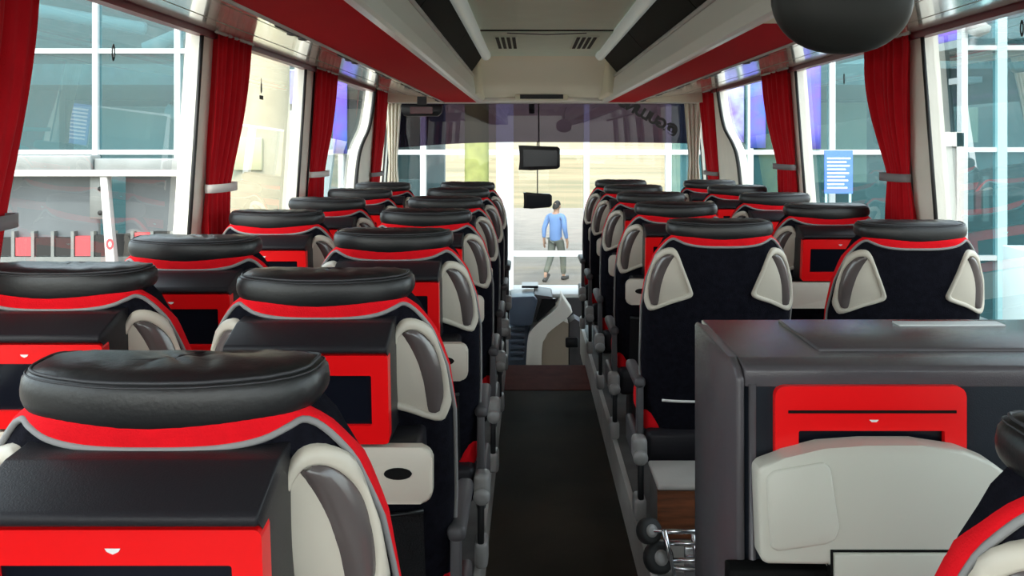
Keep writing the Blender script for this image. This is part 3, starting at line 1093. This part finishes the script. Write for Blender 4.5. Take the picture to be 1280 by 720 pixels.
grid('housing', dome, 40, 20, 'mirror_back', mr, closed_u=True, caps=True)
tube('stem', [(0, .02, 1.80), (0, .03, 1.92), (.04, .03, 2.0)], .014, 'mirror_back', mr, seg=10)

# clock display
ck = thing('clock_display', 'small black display box below the front end of the left rack', 'display', (0, 0, 0))
prism('case', [(-.975, 1.735), (-.655, 1.735), (-.665, 1.675), (-.690, 1.650), (-.945, 1.650), (-.965, 1.675)], 6.98, 7.06, 'y', 'dash_black', ck, bev=.008)
box('display_face', -.90, -.73, 6.974, 6.982, 1.668, 1.72, 'display_red', ck)
box('bracket', -.85, -.78, 7.0, 7.03, 1.73, 1.80, 'dash_black', ck)


# windscreen mirrors
def ws_mirror(px0, px1, py0, py1, d, label, horn):
    x0, x1 = X14(px0, d), X14(px1, d)
    z1, z0 = Z14(py0, d), Z14(py1, d)
    t = thing('driving_mirror', label, 'mirror', (0, 0, 0))
    w, h_ = x1 - x0, z1 - z0
    poly = [(x0, z1 + .005), (x0 + w * .12, z1 - .004), (x1 - .02, z1 - .008), (x1, z1 - .025), (x1, z0 + .03), (x1 - .02, z0 + .012), (x0 + w * .3, z0), (x0 + .0, z0 + .004), (x0 + w * .05, z0 + h_ * .5)]
    prism('housing', poly, d, d + .05, 'y', 'dash_black', t, bev=.006)
    prism('mirror_face', [(x0 + (x1 - x0) * .12, z0 + h_ * .15), (x1 - w * .07, z0 + h_ * .18), (x1 - w * .07, z1 - h_ * .2), (x0 + w * .12, z1 - h_ * .15)], d - .003, d + .002, 'y', 'screen_glass', t)
    xm = (x0 + x1) / 2
    tube('arm', [(xm, d + .05, (z0 + z1) / 2), (xm, d + .12, z1 + .02), (xm, 7.93, horn)], .005, 'dash_black', t, seg=8)


ws_mirror(648, 700, 182, 213, 7.55, 'upper black rear-view mirror in the windscreen', 1.79)
ws_mirror(654, 690, 241, 261, 7.70, 'lower smaller black mirror in the windscreen', 1.46)

# emergency hammer stickers on the panes
def sticker(side, y, z, label, bar=False):
    xw = (xl if side < 0 else xr)(z) + side * .027
    t = thing('window_sticker', label, 'sticker', (xw, y, z), group='black stickers on the side windows')
    n = 16
    O = [(.011 * cos(2 * pi * k / n), .026 * sin(2 * pi * k / n)) for k in range(n)]
    I = [(.005 * cos(2 * pi * k / n), .015 * sin(2 * pi * k / n)) for k in range(n)]
    ring_plate('symbol', O, I if not bar else [(a * .3, b * .3) for a, b in I], -.0008, .0008, 'gasket', t, f=lambda a, b, c: (b, a, c))
    if bar:
        box('caption_strip', -.0008, .0008, -.028, .028, -.055, -.036, 'gasket', t)
        box('stalk', -.0008, .0008, -.003, .003, .02, .045, 'gasket', t)


sticker(-1, 2.76, 1.72, 'black oval sticker high on the big left window')
sticker(-1, 4.29, 1.705, 'black sticker with a caption strip against the cream column', True)
sticker(1, 4.42, 1.755, 'black oval sticker on the right window left of the nearest right curtain')
sticker(1, 2.82, 1.80, 'black sticker at the right edge of the photo')

# ------------------------------------------------------------------ dashboard
DD = 7.15


def XD(px, d=DD):
    return (px - 661) * d / 1150


def ZD(py, d=DD):
    return ZC - (py - 178) * d / 1150


db = thing('dashboard', 'blue-grey dashboard with a cream swept edge at the end of the aisle', 'dashboard', (0, 0, 0))
box('body', -1.15, XD(662), 7.15, 7.75, -.55, ZD(408), 'dash_blue', db, bev=.02)
prism('instrument_hood', [(XD(637), ZD(368)), (XD(668), ZD(367)), (XD(672), ZD(372)), (XD(665), ZD(402)), (XD(655), ZD(404)), (XD(637), ZD(402))], 7.02, 7.4, 'y', 'dash_blue', db, bev=.012)
prism('hood_side', [(XD(668), ZD(366)), (XD(690), ZD(369)), (XD(693), ZD(376)), (XD(672), ZD(398)), (XD(664), ZD(402))], 7.08, 7.5, 'y', 'arm_grey', db, bev=.008)
prism('screen', [(XD(677), ZD(371)), (XD(694), ZD(371)), (XD(694), ZD(379)), (XD(672), ZD(399)), (XD(669), ZD(397))], 7.06, 7.09, 'y', 'dash_black', db)
for k in range(6):
    zz = ZD(409 + k * 7.6)
    box('vent_slat', XD(638), XD(656) - .002 * k, 7.11, 7.15, zz - .016, zz + .010, 'dash_blue', db, bev=.004)
top_edge = catmull([(XD(715), ZD(387), 0), (XD(706), ZD(396), 0), (XD(690), ZD(408), 0), (XD(680), ZD(419), 0), (XD(677), ZD(436), 0), (XD(677), ZD(470), 0)], 18)
low_edge = catmull([(XD(701), ZD(366), 0), (XD(700), ZD(377), 0), (XD(688), ZD(389), 0), (XD(669), ZD(404), 0), (XD(660), ZD(420), 0), (XD(657), ZD(470), 0)], 18)
poly = [(p.x, p.y) for p in top_edge] + [(p.x, p.y) for p in low_edge[::-1]]
prism('cream_edge', poly, 7.04, 7.30, 'y', 'dash_cream', db, bev=.006)
prism('beige_panel', [(p.x + .002, p.y - .004) for p in top_edge[5:]] + [(XD(710), ZD(470)), (XD(710), ZD(402)), (XD(704), ZD(399))], 7.07, 7.28, 'y', 'dash_beige', db)
prism('grey_end', [(XD(711), ZD(470)), (XD(728), ZD(470)), (XD(728), ZD(402)), (XD(718), ZD(396)), (XD(711), ZD(401))], 7.07, 7.28, 'y', 'arm_grey', db, bev=.005)
box('grab_handle', XD(706), XD(722), 7.01, 7.06, ZD(430), ZD(418), 'dash_black', db, bev=.012)
box('dash_tray', XD(652), XD(673), 7.3, 7.5, ZD(364), ZD(361), 'dash_black', db)
box('top_shelf', XD(640), XD(728), 7.28, 7.75, ZD(376), ZD(371), 'sill_white', db, bev=.01)
box('front_panel', -1.15, 1.40, 7.75, 7.95, -.6, ZD(385), 'arm_grey', db)

# ================================================================== OUTSIDE
GZ = -1.4
struct(box('ground', -60, 60, -30, 40, GZ - .3, GZ, 'concrete'))


def hillf(u, v):
    x = -90 + 180 * u
    y = 38 + 90 * v
    z = GZ - .1 + 9.5 * v ** 1.3 + 1.2 * v * noise.noise(Vector((x * .05, y * .05, 2))) + .5 * v * sin(v * 26)
    return (x, y, z)


struct(grid('ground_hillside', hillf, 60, 30, 'sand'), 'sandy hillside beyond the glass front')
FY = 17.0
cols = [-17.03 + 1.508 * k for k in range(21)]            # one mullion falls at x = -0.444
rows = [GZ, -.605, 1.27, 3.135, 5.0, 6.87]
fa = thing('glazed_terminal', 'tall glazed terminal front with white mullions ahead of the bus', 'building', (0, FY, 0))
for k, x in enumerate(cols):
    wide = .16 if k == 11 else .05
    box('mullion', x - wide, x + wide, -.08, .10, GZ, 6.9, 'mullion_white', fa)
for z in rows[1:]:
    box('transom', cols[0], cols[-1], -.06, .08, z - .045, z + .045, 'mullion_white', fa)
for i in range(len(cols) - 1):
    for j in range(len(rows) - 1):
        a, b = cols[i] + .05, cols[i + 1] - .05
        centre = 9 <= i <= 12
        m = 'pane_clear' if (centre and j < 3) else 'pane_teal'
        link('pane', [(a, 0, rows[j]), (b, 0, rows[j]), (b, 0, rows[j + 1]), (a, 0, rows[j + 1])], [(0, 1, 2, 3)], m, fa)
# hall behind the glass: slabs, teal walls, pale walls, sloping beam
hall = thing('terminal_hall', 'pale and teal hall rooms behind the glass front', 'building', (0, 0, 0))
for (x0, x1) in ((-17, -2.2), (4.0, 13)):
    box('floor_slab', x0, x1, 17.6, 25, 2.55, 2.95, 'slab_grey', hall)
    box('roof_slab', x0, x1, 17.6, 25, 6.5, 6.9, 'slab_grey', hall)
    box('back_wall', x0, x1, 24, 24.3, GZ, 6.5, 'hall_teal', hall)
for (x0, x1, y, z0, z1, m) in ((-9.5, -5.2, 19.2, 1.0, 2.2, 'hall_pale'), (-12.5, -9.9, 19.4, 1.1, 2.6, 'hall_pale'), (-7.0, -5.0, 20, 3.2, 4.6, 'hall_pale'),
                            (-5.6, -3.4, 20.5, GZ, 2.2, 'hall_pale'), (5.6, 7.2, 19.6, .6, 2.3, 'column_cream'), (8.2, 9.6, 19.4, 2.9, 3.6, 'hall_pale'), (-3.3, -2.4, 21, GZ, .6, 'hall_teal')):
    box('inner_wall', x0, x1, y, y + .25, z0, z1, m, hall)
for (p, q) in (((-7.6, 18.2, 3.3), (-4.6, 18.4, 4.6)), ((-7.2, 18.3, 2.1), (-4.2, 18.6, .9)), ((5.0, 18.2, 2.6), (8.0, 18.5, 3.3)), ((-10.5, 18.2, 4.2), (-7.6, 18.2, 3.7))):
    tube('sloping_beam', [p, q], .13, 'mullion_white', hall, seg=10)

# cream column with yellow plate
cc = thing('cream_column', 'thick round cream column outside the second left window', 'column', (-2.98, 10.2, GZ))
lathe('shaft', [(.36, 0), (.36, .1), (.32, .14), (.32, 6.5), (.36, 6.6)], 'column_cream', cc, seg=32)
box('plate', -.26, .12, -.345, -.30, 2.55, 2.90, 'plate_yellow', cc, bev=.01)
# greenish column straight ahead left
gc = thing('green_column', 'yellow-green round column seen through the left part of the windscreen', 'column', (-.86, 15.2, GZ))
lathe('shaft', [(.24, 0), (.24, .1), (.20, .14), (.20, 3.6), (.24, 3.7)], 'column_green', gc, seg=24)


def banner(x0, x1, z0, z1, y, m, label):
    t = thing('banner', label, 'banner', (0, 0, 0), group='printed banners on the terminal front')

    def fn(u, v):
        return (x0 + (x1 - x0) * u, y + .01 * sin(u * 7), z0 + (z1 - z0) * v)
    g = grid('cloth', fn, 10, 4, m, t)
    s = g.modifiers.new('thickness', 'SOLIDIFY')
    s.thickness = .008
    tube('rod', [(x0 - .03, y, z1), (x1 + .03, y, z1)], .02, 'mullion_white', t, seg=6)
    return t


def XY(px, d):
    return (px - 661) * d / 1150


B = [(1001, 1026, 72, 186, 'banner_blue', 'tall blue and violet banner in the middle right window'),
     (938, 957, 100, 185, 'banner_blue', 'blue banner left of the middle right curtain'),
     (908, 930, 106, 178, 'banner_pale', 'pale violet banner in the far right window'),
     (1152, 1204, 22, 56, 'banner_blue', 'wide blue banner high in the nearest right window'),
     (352, 378, 88, 130, 'banner_pale', 'violet and white banner beside the cream column'),
     (356, 380, 140, 205, 'banner_pale', 'lower pale banner beside the cream column'),
     (416, 434, 98, 192, 'banner_blue', 'blue banner in the third left window')]
for (a, b, c, d_, m, lb) in B:
    y = 16.905
    banner(XY(a, y), XY(b, y), ZC - (d_ - 178) * y / 1150, ZC - (c - 178) * y / 1150, y, m, lb)
y = 16.3
nb = thing('notice_board', 'blue notice with pale lines of print left of the nearest right curtain', 'sign', (0, 0, 0))
box('board', XY(1031, y), XY(1066, y), y, y + .04, ZC - 64 * y / 1150, ZC - 10 * y / 1150, 'notice_blue', nb)
for k in range(9):
    zz = ZC - (20 + k * 4.6) * y / 1150
    box('print_line', XY(1034, y), XY(1063 - (k * 5) % 9, y), y - .006, y + .001, zz - .014, zz + .014, 'notice_ink', nb)
for sx in (1033, 1063):
    box('leg', XY(sx, y) - .02, XY(sx, y) + .02, y + .01, y + .03, GZ, ZC - 62 * y / 1150, 'mullion_teal', nb)

# left steel shelter
st = thing('steel_gantry', 'grey steel beam and panel structure outside the big left window', 'gantry', (0, 0, 0))
sd = 8.6


def XS(p):
    return (p - 661) * sd / 1150


def ZS(p):
    return ZC - (p - 178) * sd / 1150


box('beam', XS(-120), XS(120), sd - .1, sd + .1, ZS(216), ZS(194), 'steel_grey', st, bev=.012)
box('beam', XS(121), XS(262), sd - .06, sd + .1, ZS(216), ZS(198), 'steel_grey', st, bev=.012)
box('beam_flange', XS(-120), XS(262), sd - .16, sd + .12, ZS(220), ZS(212), 'post_white', st, bev=.008)
box('panel', XS(-120), XS(116), sd + .12, sd + .16, ZS(300), ZS(219), 'steel_panel', st)
box('panel', XS(150), XS(262), sd + .12, sd + .16, ZS(300), ZS(219), 'steel_panel', st)
bk_ = box('bracket_plate', XS(112), XS(134), sd + .0, sd + .10, ZS(274), ZS(216), 'steel_grey', st, bev=.006)
for zz in (236, 266):
    lathe('bolt', [(.022, 0), (.022, .02), (.012, .024)], 'gasket', bk_, seg=8, mtx=Matrix.Translation((XS(126), sd - .0, ZS(zz))) @ Matrix.Rotation(pi / 2, 4, 'X'))
ps = prism('post', [(XS(133), ZS(218)), (XS(142), ZS(218)), (XS(152), ZS(330)), (XS(152), GZ), (XS(141), GZ), (XS(141), ZS(330))], sd - .14, sd - .06, 'y', 'post_white', st, bev=.006)
ring_plate('red_symbol', [(XS(146) + .035 * cos(a * pi / 6), ZS(303) + .05 * sin(a * pi / 6)) for a in range(12)], [(XS(146) + .018 * cos(a * pi / 6), ZS(303) + .03 * sin(a * pi / 6)) for a in range(12)], sd - .144, sd - .139, 'poster_red', ps)
box('low_wall', XS(-120), XS(262), sd + .05, sd + .2, GZ, ZS(322), 'steel_grey', st)
xx = -110
k = 0
while xx < 250:
    m = ('gasket', 'gasket', 'poster_red')[k % 3]
    box('window_square', XS(xx), XS(xx + 19), sd + .06, sd + .12, ZS(321), ZS(298 - (xx - 60) * .06 if xx > 60 else 298), m, st)  # row of dark and red squares above the low wall
    box('upright', XS(xx + 20), XS(xx + 24), sd + .05, sd + .14, ZS(322), ZS(290), 'steel_grey', st)
    xx += 25
    k += 1

# right: teal framed kiosk with door
kd = 9.5


def XK(p):
    return (p - 661) * kd / 1150


def ZK(p):
    return ZC - (p - 178) * kd / 1150


kk = thing('glass_kiosk', 'teal framed glass kiosk outside the nearest right window', 'kiosk', (0, 0, 0))
for (p, w, m) in ((1203, 4, 'mullion_white'), (1250, 6, 'mullion_teal'), (1330, 5, 'mullion_white'), (1420, 5, 'mullion_white')):
    box('post', XK(p - w), XK(p + w), kd - .05, kd + .05, GZ, ZK(-60), m, kk)
for p in (60, 187, 322):
    box('rail', XK(1203), XK(1420), kd - .04, kd + .04, ZK(p + 3), ZK(p - 3), 'mullion_white', kk)
for (a, b) in ((1207, 1244), (1256, 1325), (1335, 1415)):
    for (t_, bt) in ((-60, 57), (63, 184), (190, 319), (325, 520)):
        link('pane', [(XK(a), kd, ZK(bt)), (XK(b), kd, ZK(bt)), (XK(b), kd, ZK(t_)), (XK(a), kd, ZK(t_))], [(0, 1, 2, 3)], 'pane_teal', kk)
box('back_wall', XK(1215), XK(1420), kd + 1.6, kd + 1.7, GZ, ZK(70), 'hall_teal', kk)
box('roof', XK(1203), XK(1420), kd, kd + 1.7, ZK(58), ZK(48), 'slab_grey', kk)
box('cream_board', XK(1228), XK(1252), kd + .5, kd + .56, ZK(178), ZK(132), 'column_cream', kk)
box('ceiling_lamp', XK(1230), XK(1252), kd + .4, kd + .8, ZK(100), ZK(92), 'mullion_white', kk)
for k in range(5):
    box('poster', XK(1263 + k * 11), XK(1271 + k * 11), kd + 1.3, kd + 1.35, ZK(290 - (k % 2) * 12), ZK(235 - (k % 3) * 9), ('poster_red', 'hall_pale', 'slab_grey')[k % 3], kk)
lathe('door_lamp', [(.02, 0), (.10, .04), (.12, .10), (.05, .16)], 'hall_pale', kk, seg=16, mtx=Matrix.Translation((XK(1216), kd - .12, ZK(48))))
df = thing('door_frame', 'white door frame with a grey door beyond the nearest right curtain', 'door', (0, 0, 0))
d2 = 9.0
XQ = lambda p: (p - 661) * d2 / 1150
ZQ = lambda p: ZC - (p - 178) * d2 / 1150
box('jamb', XQ(1196), XQ(1205), d2, d2 + .1, GZ, ZQ(166), 'post_white', df)
box('jamb', XQ(1120), XQ(1128), d2, d2 + .1, GZ, ZQ(166), 'post_white', df)
box('lintel', XQ(1120), XQ(1205), d2, d2 + .1, ZQ(183), ZQ(165), 'post_white', df)
box('door_leaf', XQ(1128), XQ(1180), d2 + .05, d2 + .09, GZ, ZQ(184), 'slab_grey', df)
box('door_stile', XQ(1179), XQ(1196), d2 + .03, d2 + .08, GZ, ZQ(184), 'hall_pale', df)
bxx = box('crate', XQ(1246), XQ(1275), 8.4, 8.9, GZ, ZQ(305), 'box_cyan', None, bev=.01)
tag(bxx, 'pale cyan box standing in front of the kiosk at the right edge', 'box')

# yellow kerb line and low things ahead
kb = box('kerb', -3.0, 5.0, 13.6, 14.0, GZ, GZ + .10, 'paving_yellow')
tag(kb, 'yellow painted kerb ahead of the bus', 'kerb')


# ------------------------------------------------------------------ pedestrian
def skinned(name, joints, edges, m, parent=None, root=0, sub=2):
    me = bpy.data.meshes.new(name)
    me.from_pydata([j[0] for j in joints], edges, [])
    o = bpy.data.objects.new(name, me)
    COL.objects.link(o)
    if parent:
        o.parent = parent
    sk = o.modifiers.new('skin', 'SKIN')
    for i, j in enumerate(joints):
        r = j[1]
        sv = me.skin_vertices[0].data[i]
        sv.radius = r if isinstance(r, tuple) else (r, r)
        sv.use_root = (i == root)
    sk.use_smooth_shade = True
    ss = o.modifiers.new('smooth', 'SUBSURF')
    ss.levels = sub
    ss.render_levels = sub
    me.materials.append(M[m])
    return o


ped = thing('person', 'person in a blue shirt and dark trousers walking beyond the windscreen', 'person', (.56, 19.0, GZ + .0), rz=radians(150))
ped.scale = (.95, .95, .93)
J = [((0, 0, .95), (.11, .08)), ((0, .01, 1.12), (.10, .075)), ((0, .0, 1.32), (.155, .10)), ((0, -.01, 1.44), (.10, .08)), ((0, -.02, 1.51), (.052, .055)), ((0, -.03, 1.58), (.07, .085)), ((0, -.035, 1.67), (.078, .095)), ((0, -.03, 1.74), (.05, .06)),
     ((-.19, 0, 1.41), .055), ((-.24, .04, 1.14), .043), ((-.25, -.04, .90), .030), ((-.25, -.06, .84), (.018, .035)),
     ((.19, 0, 1.41), .055), ((.25, .08, 1.15), .043), ((.26, .06, .90), .030), ((.26, .06, .84), (.018, .035)),
     ((-.09, 0, .88), (.085, .09)), ((-.10, -.14, .50), .058), ((-.10, -.16, .09), .036), ((-.10, -.28, .05), (.035, .03)),
     ((.09, 0, .88), (.085, .09)), ((.10, .06, .50), .058), ((.10, .30, .16), .036), ((.10, .26, .04), (.035, .03))]
E = [(0, 1), (1, 2), (2, 3), (3, 4), (4, 5), (5, 6), (6, 7), (3, 8), (8, 9), (9, 10), (10, 11), (3, 12), (12, 13), (13, 14), (14, 15), (0, 16), (16, 17), (17, 18), (18, 19), (0, 20), (20, 21), (21, 22), (22, 23)]
for (hb, sx) in ((11, -1), (15, 1)):
    hx, hy, hz = J[hb][0]
    for k, (dy, L) in enumerate(((-.030, .07), (-.010, .08), (.010, .075), (.028, .06))):
        J.append(((hx, hy + dy, hz - .05), .0095))
        J.append(((hx - sx * .012, hy + dy - .005, hz - .05 - L), .008))
        E += [(hb, len(J) - 2), (len(J) - 2, len(J) - 1)]
    J.append(((hx - sx * .01, hy - .05, hz - .01), .011))
    J.append(((hx - sx * .015, hy - .065, hz - .055), .009))
    E += [(hb, len(J) - 2), (len(J) - 2, len(J) - 1)]
skinned('body', J, E, 'skin', ped)
shirtJ = [((0, 0, .80), (.165, .13)), ((0, .01, 1.12), (.148, .108)), ((0, 0, 1.32), (.172, .118)), ((0, -.01, 1.45), (.11, .09)), ((-.19, 0, 1.41), .068), ((-.24, .04, 1.14), .056), ((-.25, -.03, .93), .042),
          ((.19, 0, 1.41), .068), ((.25, .08, 1.15), .056), ((.26, .065, .93), .042)]
skinned('shirt', shirtJ, [(0, 1), (1, 2), (2, 3), (3, 4), (4, 5), (5, 6), (3, 7), (7, 8), (8, 9)], 'shirt_blue', ped)
trJ = [((0, 0, 1.0), (.15, .11)), ((-.09, 0, .86), (.10, .105)), ((-.10, -.14, .50), .075), ((-.10, -.16, .11), .06), ((.09, 0, .86), (.10, .105)), ((.10, .06, .50), .075), ((.10, .29, .18), .06)]
skinned('trousers', trJ, [(0, 1), (1, 2), (2, 3), (0, 4), (4, 5), (5, 6)], 'trouser_grey', ped)


def hairf(u, v):
    a = 2 * pi * u
    e = pi * .5 * v
    front = 1 - .35 * max(0, -sin(a))
    return (.085 * cos(a) * cos(e), -.028 + .105 * sin(a) * cos(e), 1.655 + .11 * sin(e) + (.05 * max(0, -sin(a)) - .07 * max(0, sin(a))) * cos(e))


grid('hair', hairf, 24, 8, 'hair', ped, closed_u=True)
for (x, yy, zz, rx) in ((-.10, -.22, .04, 0), (.10, .26, .07, radians(-35))):
    o = box('shoe', -.045, .045, -.14, .12, -.04, .05, 'shoe', ped, bev=.03, seg=3)
    o.location = (x, yy, zz)
    o.rotation_euler = (rx, 0, 0)
# face
box('nose', -.012, .012, -.155, -.12, 1.62, 1.66, 'skin', ped, bev=.008)
for sx in (-1, 1):
    box('ear', sx * .082 - .01, sx * .082 + .01, -.05, -.01, 1.61, 1.67, 'skin', ped, bev=.008)
    box('eye', sx * .032 - .012, sx * .032 + .012, -.132, -.120, 1.665, 1.678, 'hair', ped, bev=.004)
box('mouth', -.022, .022, -.130, -.115, 1.575, 1.585, 'poster_red', ped, bev=.003)
